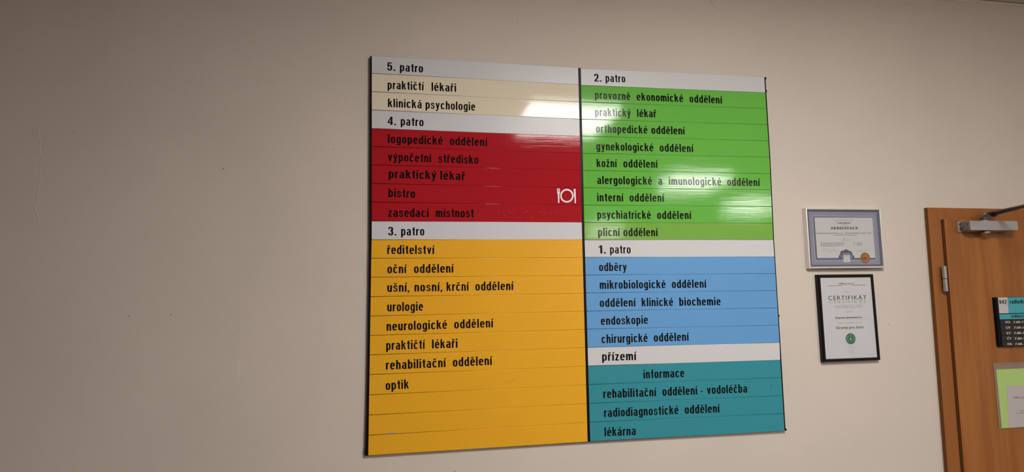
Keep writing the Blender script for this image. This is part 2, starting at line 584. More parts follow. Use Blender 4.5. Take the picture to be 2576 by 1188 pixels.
BASE = {
    'o': ([bowl(0, OW)], OW), 'n': ([stem(0, 0, XH), shoulder(0.02, 0.46)], 0.46),
    'h': ([stem(0, 0, ASC), shoulder(0.02, 0.46)], 0.46),
    'm': ([stem(0, 0, XH), shoulder(0.02, 0.435), shoulder(0.305, 0.72)], 0.72),
    'r': ([stem(0, 0, XH), pen(arc_(0.02 + h, 0.42, XH - q - 0.50, XH - q, 172, 78, 8) + [(0.31, XH - q)])], 0.31),
    'i': ([stem(0, 0, XH), stem(0, 0.85, ASC)], PS), 'ı': ([stem(0, 0, XH)], PS), 'l': ([stem(0, 0, ASC)], PS),
    'b': ([stem(0, 0, ASC), bowl(0, OW)], OW), 'd': ([stem(OW - PS, 0, ASC), bowl(0, OW)], OW),
    'p': ([stem(0, DSC, XH), bowl(0, OW)], OW), 'q': ([stem(OW - PS, DSC, XH), bowl(0, OW)], OW),
    'g': ([stem(OW - PS, 0.0, XH), bowl(0, OW), pen([(OW - h, 0.05)] + arc_(h, OW - h, DSC + q, 0.20, 0, -160, 12))], OW),
    'c': ([pen(arc_(h, OW - h - 0.005, q, XH - q, 32, 328, 30))], OW - 0.01),
    'e': ([pen(arc_(h, OW - h, q, XH - q, 0, 325, 32)), rc(h, 0.335, OW - 0.01, 0.335 + PT * 0.9), stem(OW - PS, 0.335, 0.42)], OW),
    'a': ([pen(arc_(h + 0.01, OW - h - 0.01, XH - q - 0.36, XH - q, 158, 0, 12) + [(OW - h - 0.01, 0.12), (OW - h + 0.005, 0.0)]),
           pen([(OW - h - 0.02, 0.415)] + arc_(h, OW - h + 0.03, q, 0.40, 100, 330, 18))], OW + 0.01),
    's': ([pen([(0.425 - h + 0.02, 0.50), (0.345, 0.585), (0.285, XH - q - 0.005), (0.21, XH - q), (0.135, XH - q - 0.01), (0.078, 0.585), (0.082, 0.50),
                (0.13, 0.44), (0.225, 0.385), (0.32, 0.325), (0.362, 0.26), (0.362, 0.16), (0.315, 0.085), (0.22, q), (0.13, q + 0.01),
                (0.085, 0.12), (0.07, 0.215)], 0.145, 0.115)], 0.44),
    't': ([pen([(0.085 + h, 0.93), (0.085 + h, 0.16), (0.10 + h, 0.085), (0.17 + h, q), (0.31, q)]), rc(0, XH - PT, 0.31, XH)], 0.31),
    'f': ([pen([(0.31, ASC - q), (0.21 + h, ASC - q), (0.11 + h, ASC - 0.10), (0.085 + h, ASC - 0.2), (0.085 + h, 0.0)]), rc(0, XH - PT, 0.30, XH)], 0.30),
    'u': ([stem(0.46 - PS, 0, XH), pen([(h, XH)] + arc_(h, 0.44 - h, q, q + 0.52, 180, 352, 12))], 0.46),
    'v': ([diag(0.0, XH, 0.155, 0, 0.155), diag(0.305, XH, 0.150, 0, 0.155)], 0.46),
    'y': ([diag(0.0, XH, 0.155, 0.02, 0.155), diag(0.305, XH, 0.100, DSC + 0.06, 0.155), rc(0.02, DSC, 0.20, DSC + PT)], 0.46),
    'k': ([stem(0, 0, ASC), diag(0.275, XH, 0.09, 0.36, 0.175), diag(0.165, 0.47, 0.315, 0, 0.165)], 0.48),
    'z': ([rc(0.01, XH - PT, 0.39, XH), rc(0, 0, 0.40, PT), diag(0.215, XH - 0.05, 0.0, 0.05, 0.17)], 0.40),
    'w': ([], 0.3),
    '.': ([rc(0, 0, PS + 0.01, 0.155)], PS + 0.01), ',': ([rc(0, 0, PS, 0.15), diag(0.055, 0.01, -0.01, -0.15, 0.10)], PS),
    '-': ([rc(0, 0.28, 0.22, 0.40)], 0.22),
    '0': ([bowl(0, 0.475, 0, 0.97)], 0.475),
    '1': ([stem(0.135, 0, 0.97), poly([(0, 0.70), (0.135, 0.73), (0.20, 0.97), (0.135, 0.97), (0.09, 0.85), (0, 0.81)])], 0.135 + PS),
    '2': ([pen([(0.075, 0.70)] + arc_(h, 0.475 - h, 0.46, 0.97 - q, 178, -18, 14) + [(0.30, 0.36), (0.15, 0.20), (0.09, 0.05)]), rc(0.005, 0, 0.475, PT)], 0.475),
    '3': ([pen([(0.076, 0.72)] + arc_(h, 0.465 - h, 0.53, 0.97 - q, 175, -62, 14) + [(0.20, 0.51)]),
           pen([(0.20, 0.51)] + arc_(h, 0.475 - h, q, 0.53, 70, -178, 16))], 0.475),
    '4': ([stem(0.27, 0, 0.97), rc(0, 0.20, 0.50, 0.20 + PT), poly([(0.0, 0.20), (0.0, 0.32), (0.27, 0.97), (0.38, 0.97), (0.38, 0.80), (0.30, 0.80), (0.14, 0.31), (0.14, 0.20)])], 0.50),
    '5': ([rc(0.05, 0.97 - PT, 0.44, 0.97), diag(0.045, 0.97, 0.02, 0.42, 0.13), pen([(0.075, 0.48)] + arc_(h, 0.475 - h, q, 0.62, 118, -172, 18))], 0.475),
}
ACC = {'caron': lambda cx: [poly([(cx - 0.17, 0.985), (cx - 0.06, 0.985), (cx, 0.90), (cx + 0.06, 0.985), (cx + 0.17, 0.985), (cx + 0.055, 0.80), (cx - 0.055, 0.80)])],
       'acute': lambda cx: [poly([(cx - 0.07, 0.80), (cx + 0.035, 0.80), (cx + 0.17, 0.985), (cx + 0.01, 0.985)])]}
COMP = {'č': ('c', 'caron'), 'ě': ('e', 'caron'), 'š': ('s', 'caron'), 'ř': ('r', 'caron'), 'ž': ('z', 'caron'),
        'á': ('a', 'acute'), 'é': ('e', 'acute'), 'í': ('ı', 'acute'), 'ý': ('y', 'acute')}
SIGNG = {}


def sign_glyph(c):
    if c not in SIGNG:
        b, acc = COMP.get(c, (c, None))
        parts, wdt = BASE[b]
        parts = list(parts)
        if acc:
            parts += ACC[acc](wdt / 2)
        V, F = [], []
        for ip_, (v, f) in enumerate(parts):
            n_ = len(V)
            V += [(a_, b_, ip_ * 0.00003) for a_, b_ in v]
            F += [tuple(n_ + i for i in ff) for ff in f]
        SIGNG[c] = (np.array(V, float), F, wdt)
    return SIGNG[c]


def sign_word(s, p0, p1, Y, size, gap=0.085, lift=0.00015):
    """one word of sign lettering set between two pixels of its baseline"""
    A, B = at(*p0, Y), at(*p1, Y)
    ux = np.array([B[0] - A[0], B[2] - A[2]])
    W = np.linalg.norm(ux)
    ux /= W
    uy = np.array([-ux[1], ux[0]])
    gl = [sign_glyph(c) for c in s]
    end = max(gl[-1][0][:, 0].max(), gl[-1][2]) - gl[-1][2]
    wsum = sum(g[2] for g in gl) + end
    n = len(s)
    sx = 1.0
    if n > 1:
        gp = (W / size - wsum) / (n - 1)
        g2 = min(0.115, max(0.055, gp))
        sx = W / size / (wsum + g2 * (n - 1))
        gap = g2
    V, F = [], []
    x0 = 0.0
    for g in gl:
        k = len(V)
        for p in g[0]:
            x, y = (p[0] + x0) * sx * size, p[1] * size
            V.append((A[0] + ux[0] * x + uy[0] * y, Y - lift - p[2], A[2] + ux[1] * x + uy[1] * y))
        F += [tuple(k + i for i in f) for f in g[1]]
        x0 += g[2] + gap
    return V, F


def c_is_flat(c):
    return c in 'AKREDITFHNMPkifrLnmhl'


def letters(name, items, material, parent):
    if len(items) > 1:
        return [letters(name, [it], material, parent) for it in items]
    mb = MB()
    for it in items:
        mb.add(*it)
    # make every face point at the viewer's side of the wall (-y)
    vs = mb.v
    fs = []
    for f in mb.f:
        a, b, c = (np.array(vs[f[k]]) for k in range(3))
        n = np.cross(b - a, c - a)
        fs.append(f if n[1] < 0 else f[::-1])
    mb.f = fs
    return mb.build(name, material, parent)


def pline(pts, wpx, Y, lift=0.0002):
    """thin printed line through pixel points"""
    P = [at(u, v, Y) for u, v in pts]
    V, F = [], []
    h = wpx * 0.5 * 0.0014
    for i in range(len(P)):
        a, b = P[max(0, i - 1)], P[min(len(P) - 1, i + 1)]
        d = np.array([b[0] - a[0], b[2] - a[2]])
        d /= (np.linalg.norm(d) + 1e-9)
        n = np.array([-d[1], d[0]]) * h
        V += [(P[i][0] + n[0], Y - lift, P[i][2] + n[1]), (P[i][0] - n[0], Y - lift, P[i][2] - n[1])]
    for i in range(len(P) - 1):
        F.append((2 * i, 2 * i + 2, 2 * i + 3, 2 * i + 1))
    return V, F


def quad_px(pts, Y, thick):
    """sheet with the outline through pixel points, front face at Y, thickness behind"""
    P = [at(u, v, Y) for u, v in pts]
    return MB().prism([(p[0], p[2]) for p in P], Y + thick, Y)


# ------------------------------------------------------------------ the room
X0, X1, Y1, H = -1.75, 6.8, -9.6, 2.8935  # left wall set close in, to dim the sign wall's left side
DX0, DX1 = 1.90, 2.80           # opening of the door in the wall
tag(mk('floor', [(X0, 0.1, 0), (X1, 0.1, 0), (X1, Y1, 0), (X0, Y1, 0), (X0, 0.1, -0.1), (X1, 0.1, -0.1), (X1, Y1, -0.1), (X0, Y1, -0.1)],
       [(0, 3, 2, 1), (4, 5, 6, 7), (0, 1, 5, 4), (1, 2, 6, 5), (2, 3, 7, 6), (3, 0, 4, 7)], M['floor']),
    'brown linoleum floor of the hallway', kind='structure')
wb_ = MB()
wb_.box((X0, 0, 0), (1.885, 0.1, 3.0))
wb_.box((1.885, 0, 2.035), (2.845, 0.1, 3.0))
wb_.box((2.845, 0, 0), (X1, 0.1, 3.0))
wall = wb_.build('wall_back', M['wall'])
tag(wall, 'beige painted wall carrying the directory sign and certificates', kind='structure')
tag(MB().box((X0 - 0.1, 0.1, 0), (X0, Y1, 3.0)).build('unseen_wall_left', M['bounce_cut_left']), 'unseen left wall, darkened and set close to cut bounce light', kind='structure')
tag(MB().box((X1, 0.1, 0), (X1 + 0.1, Y1, 3.0)).build('wall_right', M['other_wall']), 'beige painted wall at the right end of the hallway', kind='structure')
tag(MB().box((X0, Y1 - 0.1, 0), (X1, Y1, 3.0)).build('wall_front', M['other_wall']), 'beige painted wall behind the camera', kind='structure')

# painted-over marks on the wall
wavy = [[(150, 10), (150, 90), (170, 130), (180, 170), (172, 250), (172, 290), (205, 345)],
        [(175, 400), (168, 480), (185, 555), (155, 620), (163, 655)],
        [(137, 700), (150, 770), (152, 810), (125, 865), (125, 895), (155, 960), (162, 1020)]]
for run in wavy:
    P = [at(60 + x / 4.24, 320 + y / 4.24, 0.0004) for x, y in run]
    MB().tube(P, 0.0011, 6).build('paint_crack', M['wall'], wall, smooth=True)
for run in ([(601, 820), (602, 850), (600, 900), (601, 950)], [(1302, 40), (1303, 70), (1301, 104)], [(562, 395), (562, 420)]):
    MB().tube([at(u, v, 0.0004) for u, v in run], 0.0008, 6).build('paint_crack', M['wall'], wall, smooth=True)
hole = mat('nail_hole', (0.12, 0.09, 0.07), 0.9)
for (u, v, r) in ((562, 425, 1.6), (430, 792, 1.3), (325, 795, 1.1), (327, 804, 0.8), (186, 333, 1.0), (2236, 816, 1.1),
                  (2239, 820, 0.8), (838, 375, 1.0), (507, 575, 0.8), (1144, 1186, 1.2), (1974, 282, 0.9)):
    c = at(u, v, 0)
    MB().lathe((c[0], 0.0006, c[2]), (0, -1, 0), [(0, r * 0.0012), (0.0012, r * 0.0012)], 10).build('nail_hole', hole, wall)
c = at(1808, 1, 0)
MB().lathe((c[0], 0.0008, c[2]), (0, -1, 0), [(0, 0.0325), (0.0016, 0.0322), (0.0022, 0.0312), (0.0022, 0.001)], 40)\
    .build('painted_cover_plate', M['wall'], wall)
# uneven plaster edge against the door frame
pts_l, pts_r = [], []
for k in range(34):
    zz = 0.0 + k * 2.046 / 33
    lean = 1.8590 + (zz - 0.9) * 0.0078
    pts_r.append((lean + 0.010, zz))
    pts_l.append((lean + 0.0030 - 0.0022 * random.random(), zz))
MB().prism(pts_r + pts_l[::-1], 0.002, -0.0012).build('plaster_edge', M['caulk'], wall)

# wall angle and suspended ceiling
ang = MB()
ang.box((X0, 0, H - 0.0135), (X1, -0.0016, H))
ang.tube([(X0, -0.0012, H - 0.0133), (X1, -0.0012, H - 0.0133)], 0.0011, 6)
tag(ang.build('trim_1', M['wall']), 'narrow wall angle under the ceiling tiles', kind='structure')
ceil = MB().box((X0, 0.0, H + 0.03), (X1, Y1, 3.0)).build('ceiling', M['dark'])
tag(ceil, 'suspended ceiling of rough grey mineral tiles', kind='structure')
GX, GY = 0.75, -1.45
LAMPS = [(0.95, -1.75), (2.86, -3.72), (4.52, -5.35), (3.45, -8.35)]
xg = [X0] + [GX + 0.6 * k for k in range(-5, 11)] + [X1]
yg = [-0.0045] + [GY + 0.6 * k for k in range(2, -14, -1)] + [Y1]
tile_me = {}
for i in range(len(xg) - 1):
    for j in range(len(yg) - 1):
        xa, xb, ya, yb = xg[i], xg[i + 1], yg[j], yg[j + 1]
        if xb - xa < 0.05 or ya - yb < 0.05:
            continue
        cx, cy = (xa + xb) / 2, (ya + yb) / 2
        near = -0.6 < cx < 4.0 and cy > -2.0
        key = (round(xb - xa, 3), round(ya - yb, 3))
        if key not in tile_me:
            t = MB().box((-(xb - xa) / 2 + 0.004, -(ya - yb) / 2 + 0.0012, 0), ((xb - xa) / 2 - 0.004, (ya - yb) / 2 - 0.0012, 0.02), 0.0025)
            me = bpy.data.meshes.new('ceiling_tile')
            me.from_pydata(t.v, [], t.f)
            me.materials.append(M['tile'])
            tile_me[key] = me
        if near or True:
            o = bpy.data.objects.new('ceiling_tile', tile_me[key])
            COL.objects.link(o)
            o.parent = ceil
            o.location = Vector((cx, cy, H - 0.0005 + 0.0006 * math.sin(i * 3 + j))) - org(ceil)
for x in xg[1:-1]:
    MB().box((x - 0.012, -0.004, H - 0.001), (x + 0.012, Y1, H + 0.002)).build('ceiling_bar', M['bar'], ceil)
for y in yg[1:-1]:
    MB().box((X0, y - 0.012, H - 0.002), (X1, y + 0.012, H + 0.001)).build('ceiling_bar', M['bar'], ceil)
for n_, (lx, ly) in enumerate(LAMPS):
    e = empty('ceiling_light', (lx, ly, H))
    tag(e, ['square ceiling light panel nearest the directory sign wall', 'square ceiling light panel second from the sign wall',
            'square ceiling light panel third from the sign wall', 'square ceiling light panel farthest from the sign wall'][n_],
        'ceiling light', 'opal ceiling lights')
    fr = MB()
    for s_ in (-1, 1):
        fr.box((lx + s_ * 0.290 - 0.008, ly - 0.298, H - 0.010), (lx + s_ * 0.290 + 0.008, ly + 0.298, H - 0.003))
        fr.box((lx - 0.282, ly + s_ * 0.290 - 0.008, H - 0.010), (lx + 0.282, ly + s_ * 0.290 + 0.008, H - 0.003))
    fr.build('frame', M['lamp_frame'], e)
    MB().box((lx - 0.280, ly - 0.280, H - LAMP_D), (lx + 0.280, ly + 0.280, H - 0.003), 0.004).build('diffuser', M['lamp'], e)
tag(MB().box((X0, 0, 0), (1.845, -0.012, 0.08)).build('baseboard_back', M['wood']), 'wooden baseboard at the foot of the sign wall', kind='structure')

# ------------------------------------------------------------------ door
def lean(x, z):
    return x + (z - 2.0) * 0.0066


door = empty('door_1', (2.35, 0, 0))
tag(door, 'beech-coloured laminate door with matching frame', kind='structure')
FY, LY = -0.016, -0.028
fx0, fz1 = 1.8706, 2.0472
fi = 1.934        # inner edge of the frame, under the leaf
fr = MB()
zs_ = (0.0, fz1)
MBx = [(lean(fx0, 0), 0.0), (lean(fi, 0), 0.0), (lean(fi, 1.99), 1.985), (lean(fx0, fz1), fz1)]
# mitred architrave: left jamb, head, right jamb
fo = MB().prism([(lean(fx0, 0), 0), (lean(fi, 0), 0), (lean(fi, 1.985), 1.985), (lean(fx0, fz1), fz1)], 0.001, FY)
jo = fo.build('frame_jamb', M['wood_frame'], door)
jo.data.materials.append(M['wood_shaded'])
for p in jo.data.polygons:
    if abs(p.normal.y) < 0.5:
        p.material_index = 1  # jamb sides take the beech with shade in its colour
MB().prism([(lean(fx0, fz1) + 0.0003, fz1), (lean(fi, 1.985) + 0.0003, 1.985), (2.792, 1.981), (2.855, 2.0435)], 0.001, FY)\
    .build('frame_head', M['wood_frame'], door)
MB().prism([(2.855, 0), (2.792, 0), (2.7923, 1.981), (2.8553, 2.0435)], 0.001, FY).build('frame_jamb', M['wood_frame'], door)
MB().box((1.886, 0.004, 0), (1.925, 0.095, 2.03)).build('door_lining', M['wood_shaded'], door)
MB().box((2.80, 0.004, 0), (2.844, 0.095, 2.03)).build('door_lining', M['wood_shaded'], door)
lx0, lz1 = 1.9255, 2.0026
leaf_pts = [(lean(lx0, 0.006), 0.006), (2.812, 0.006), (2.812, 1.9995), (lean(lx0, lz1), lz1)]
lf = MB().prism(leaf_pts, FY - 0.0004, LY)
lfo = lf.build('door_leaf', M['wood'], door)
lfo.data.materials.append(M['wood_shaded'])
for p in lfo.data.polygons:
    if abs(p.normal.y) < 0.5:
        p.material_index = 1  # leaf sides take the shade-darkened beech
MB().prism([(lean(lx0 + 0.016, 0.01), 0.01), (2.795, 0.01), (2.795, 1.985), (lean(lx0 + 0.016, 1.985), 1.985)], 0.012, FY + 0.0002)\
    .build('door_core', M['wood_shaded'], door)
# thin dark strip between leaf and frame
MB().prism([(lean(lx0 - 0.0016, 0), 0.01), (lean(lx0 + 0.004, 0), 0.01), (lean(lx0 + 0.004, lz1), lz1 - 0.001), (lean(lx0 - 0.0016, lz1), lz1 - 0.001)],
           FY, FY - 0.0006).build('seal', M['dark'], door)  # only a thin dark strip
hx, hy = 1.9060, -0.0305
for zt, zb in ((1.8275, 1.7335), (0.35, 0.256)):
    h = empty('hinge', (lean(hx, zb), hy, zb), door)
    zm = (zt + zb) / 2 + 0.0005
    r = 0.0079
    for a, b in ((zb, zm - 0.0006), (zm + 0.0006, zt)):
        MB().lathe((lean(hx, a), hy, a), (0.0066, 0, 1), [(0, r - 0.0012), (0.0008, r), (b - a - 0.0008, r), (b - a, r - 0.0012)], 24)\
            .build('knuckle', M['steel'], h, smooth=False)
    MB().lathe((lean(hx, zb), hy, zb - 0.002), (0.0066, 0, 1), [(0, 0.004), (zt - zb, 0.004)], 12).build('pin', M['dark'], h)
    MB().box((lean(hx, zb) + 0.004, hy, zb + 0.012), (lean(hx, zb) + 0.013, hy + 0.0135, zt - 0.012)).build('hinge_leaf', M['dark'], h)
# lever handle on the far side of the leaf (below and right of the view)
hd = MB()
hd.box((2.735, LY, 0.93), (2.775, LY - 0.008, 1.15), 0.003)
hd.tube([(2.755, LY - 0.006, 1.05), (2.755, LY - 0.05, 1.05), (2.74, LY - 0.056, 1.05), (2.64, LY - 0.056, 1.048)], 0.009, 14)
hd.build('door_handle', M['steel'], door)

# ------------------------------------------------------------------ door closer
dc = empty('door_closer', (2.09, LY, 1.955))
tag(dc, 'silver overhead door closer with folded steel arm at the top of the door', 'door closer')
hb = MB()
CY = -0.073
cxa, cxb, cz0, cz1 = 1.9885, 2.196, 1.9565, 1.9915
hb.box((cxa, LY - 0.001, cz0), (cxb, CY, cz1), 0.0028)
ho = hb.build('housing', M['closer'], dc)
MB().box((cxa - 0.0085, LY, cz0 - 0.0022), (cxb - 0.012, LY - 0.0045, cz1 + 0.0012), 0.0018).build('mounting_plate', M['closer'], dc)
# left end: dark round cap and plate facing the viewer's side
MB().box((cxa - 0.0012, LY - 0.003, cz0 + 0.0015), (cxa + 0.001, CY + 0.002, cz1 - 0.0015)).build('end_plate', M['closer_cap'], dc)
ec = MB()
ec.lathe((cxa - 0.001, -0.0545, (cz0 + cz1) / 2), (-1, 0, 0), [(0, 0.0168), (0.0022, 0.0168), (0.003, 0.0158), (0.003, 0.001)], 32)
ec.build('end_cap', M['closer_cap'], dc)
for (yy, zz) in ((-0.0345, cz1 - 0.008), (-0.0345, cz0 + 0.008), (-0.066, cz1 - 0.011), (-0.046, cz0 + 0.011)):
    MB().lathe((cxa - 0.001, yy, zz), (-1, 0, 0), [(0, 0.0022), (0.0036, 0.0022)], 12).build('screw', M['dark'], dc)
spx = 2.074
MB().lathe((spx, -0.052, cz1), (0, 0, 1), [(0, 0.0145), (0.002, 0.0145), (0.0045, 0.0125), (0.007, 0.010), (0.012, 0.008)], 28)\
    .build('spindle_cap', M['steel'], dc, smooth=True)
MB().lathe((spx, -0.052, cz0), (0, 0, -1), [(0, 0.0150), (0.004, 0.0150), (0.0045, 0.0165), (0.008, 0.0160), (0.012, 0.013), (0.015, 0.007), (0.016, 0.001)], 28)\
    .build('spindle_cap', M['steel'], dc, smooth=True)
arm_z = cz1 + 0.0105
elbow = Vector(at(2650, 501, -0.33))
# lever arm: wide hub plate narrowing to a bar
hub = Vector((spx, -0.052, arm_z))
bar0 = Vector(at(2494, 535.5, -0.0625))
d = (elbow - bar0).normalized()
nrm = Vector((-d.y, d.x, 0)).normalized()
ar = MB()
prof = [(-0.012, 0.006), (-0.006, 0.0090), (0.0, 0.0100), (0.012, 0.0100), (0.045, 0.0090), (0.12, 0.0080), ((elbow - bar0).length - 0.012, 0.0080)]
vs, fs = [], []
for t_, hw in prof:
    p = bar0 + d * (t_ + 0.012)
    for s1, s2 in ((-1, -1), (1, -1), (1, 1), (-1, 1)):
        vs.append(p + nrm * hw * s1 + Vector((0, 0, 0.0026)) * s2)
for i in range(len(prof) - 1):
    for k in range(4):
        fs.append((4 * i + k, 4 * i + (k + 1) % 4, 4 * (i + 1) + (k + 1) % 4, 4 * (i + 1) + k))
fs += [(3, 2, 1, 0), tuple(4 * (len(prof) - 1) + k for k in range(4))]
ar.add(vs, fs)
ar.build('lever_arm', M['arm'], dc)
MB().lathe((spx, -0.052, arm_z + 0.002), (0, 0, 1), [(0, 0.0062), (0.005, 0.0062), (0.007, 0.004)], 6).build('arm_bolt', M['steel'], dc)
bt = at(2477, 538.5, -0.056)
MB().lathe((bt[0], -0.056, bt[2] - 0.003), (0, 0, 1), [(0, 0.0036), (0.004, 0.0036), (0.0052, 0.002)], 12).build('arm_bolt', M['steel'], dc)
MB().lathe((spx, -0.052, arm_z - 0.001), (0, 0, 1), [(0, 0.0125), (0.003, 0.0125)], 20).build('washer', M['arm'], dc)
# upright web plate of the lever with its pivot block, and the second rod out to the elbow
PLY = -0.0600
quad_px([(2459.5, 549.0), (2470, 543.5), (2478.5, 540.5), (2486.5, 532.8), (2513, 527.5), (2507, 535), (2504, 547.5), (2489, 549.8)], PLY, 0.004)\
    .build('lever_web', M['arm'], dc)
p_ = at(2499.5, 541.0, PLY - 0.003)
shoe = Vector((p_[0], PLY - 0.003, p_[2]))
MB().box((shoe.x - 0.0085, PLY + 0.002, shoe.z - 0.0080), (shoe.x + 0.0085, PLY - 0.002, shoe.z + 0.0080), 0.0012).build('pivot_plate', M['steel'], dc)
MB().box((shoe.x - 0.0055, shoe.y + 0.002, shoe.z - 0.0060), (shoe.x + 0.0060, shoe.y - 0.008, shoe.z + 0.0060), 0.0012).build('pivot_block', M['dark'], dc)
MB().tube([shoe + Vector((0, -0.004, 0)), shoe.lerp(elbow, 0.12), shoe.lerp(elbow, 0.5), shoe.lerp(elbow, 0.52), shoe.lerp(elbow, 0.99)],
          [0.0042, 0.0042, 0.0042, 0.0055, 0.0055], 14).build('connecting_rod', M['arm'], dc)
MB().lathe(elbow + Vector((0, 0, -0.008)), (0, 0, 1), [(0, 0.008), (0.010, 0.0085), (0.016, 0.008)], 18).build('elbow_joint', M['arm'], dc)

# ------------------------------------------------------------------ the directory sign
TF = -0.0125     # slat faces
Lr = [139.5,184.4,230.4,276.6,323.3,368.7,415.1,461.9,508.6,556.6,603.3,650,697.7,746.7,795.5,844.3,893.3,942.8,994,1044.8,1095.6,1146.8]
Mr1 = [170.5,212.9,256.6,299.5,342.7,385.7,427.8,472.5,515.7,559.6,603.3,648,693.2,738.2,783,829,874.7,921.6,968.4,1015.7,1063.5,1111.7]
Mr2 = [171.6,214.3,256.8,300,342.7,385.9,429,472.6,516,559.8,603.9,647.6,692.3,737.3,783,828.5,874.9,920.8,967.9,1015.6,1062.7,1111.3]
Rr = [192.7,233,273.2,313.6,354.5,395.5,437.2,477.8,519.7,561.9,603.4,646.4,688.3,731.2,774.8,818.4,862.3,906.4,950.3,995.5,1040.8,1085]


def ip(ys, pts):
    return [float(np.interp(y, [p[0] for p in pts], [p[1] for p in pts])) for y in ys]


XL = ip(Lr, [(140, 935.3), (600, 935.2), (650, 934.0), (1147, 926.5)])
XM1 = ip(Mr1, [(170, 1454.3), (603, 1464.6), (1112, 1478.3)])
XM2 = ip(Mr2, [(170, 1461), (604, 1470.7), (1112, 1485)])
XR = ip(Rr, [(193, 1922.5), (395, 1935.5), (603, 1945), (646, 1947.9), (862, 1960.9), (906, 1962.7), (1085, 1973.8)])

sign = empty('directory_sign', (0.35, 0, 1.25))
tag(sign, 'large floor directory sign of coloured slats in two columns with black rails', 'directory sign')
# backing panel
bp_ = [at(931.5, 142.5, -0.010), at(1925, 196, -0.010), at(1974, 1084, -0.010), at(924.5, 1146.6, -0.010)]
MB().prism([(p[0], p[2]) for p in bp_], -0.0005, -0.0088).build('backing_panel', M['alu_back'], sign)
# rails
def rail(name, pxl, pxr, Yf, material=M['black_plastic']):
    a = [at(u, v, Yf) for u, v in pxl]
    b = [at(u, v, Yf) for u, v in pxr]
    MB().prism([(p[0], p[2]) for p in a] + [(p[0], p[2]) for p in b[::-1]], -0.0086, Yf).build(name, material, sign)


rail('side_rail', [(931, 141.5), (929.2, 604), (924, 940), (919.8, 1120), (918.2, 1147.5)], [(937.5, 139.8), (937.5, 604), (932, 940), (929, 1146)], -0.0118)
rail('middle_rail', [(1452, 170.5), (1462.6, 604), (1476, 1112)], [(1463.5, 171.5), (1473, 604), (1487.5, 1111)], -0.0110)
rail('side_rail', [(1919.5, 193.5), (1932, 396), (1942.5, 604), (1957.5, 862), (1970.5, 1084.5)],
     [(1925.6, 194.5), (1937.9, 396), (1947.4, 604), (1963.2, 862), (1976.4, 1084)], -0.0118)
for (u0, v0, u1, v1) in ((1923, 194, 1928, 199), (1925.5, 226.5, 1929.6, 231), (1957.5, 792.5, 1961.3, 797), (1974.3, 1079, 1979, 1084),
                         (918, 1130, 922, 1140)):
    a, b = at(u0, v0, -0.0122), at(u1, v1, -0.0122)
    MB().box((a[0], -0.004, b[2]), (b[0], -0.0126, a[2]), 0.0008).build('clip', M['black_plastic'], sign)

LEFT = ['silver', 'beige', 'beige', 'silver'] + ['red'] * 5 + ['silver'] + ['yellow'] * 11
RIGHT = ['silver'] + ['green'] * 8 + ['leaf'] + ['silver'] + ['blue'] * 5 + ['silver'] + ['teal'] * 4
CNAME = {'silver': 'silver grey', 'beige': 'beige', 'red': 'dark red', 'yellow': 'amber yellow', 'green': 'green', 'leaf': 'yellowish green',
         'blue': 'sky blue', 'teal': 'teal'}
PROF = [(0.0, 0.0030), (0.0, 0.0006), (0.0002, 0.00022), (0.0005, 0.00006), (0.0010, 0.0)]   # (inset from edge, setback)
TILT_L = {2: 0.004, 4: -0.003}


def slat(c, tl, tr, br, bl, tilt=0.0):
    """rounded-edge extrusion between left end (tl, bl) and right end (tr, br)"""
    ends = []
    for (T, B) in ((tl, bl), (tr, br)):
        T, B = np.array(T), np.array(B)
        g = 0.00018
        hgt = np.linalg.norm(T - B)
        dn = (B - T) / hgt
        seq = [(g + i_, s_) for i_, s_ in PROF] + [(hgt - g - i_, s_) for i_, s_ in PROF[::-1]]
        mid = hgt / 2
        row = []
        for dpos, sb in seq:
            p = T + dn * dpos
            row.append((p[0], TF + sb + tilt * (dpos - mid), p[2]))
        ends.append(row)
    n = len(ends[0])
    vs = ends[0] + ends[1]
    fs = [(i, n + i, n + i + 1, i + 1) for i in range(n - 1)]
    fs += [tuple(range(n)), tuple(range(2 * n - 1, n - 1, -1)), (0, n - 1, 2 * n - 1, n)]
    o = mk('slat', vs, fs, SL[c], sign)
    for k_, p in enumerate(list(o.data.polygons)[:n - 1]):
        p.use_smooth = k_ != len(PROF) - 1
    return o


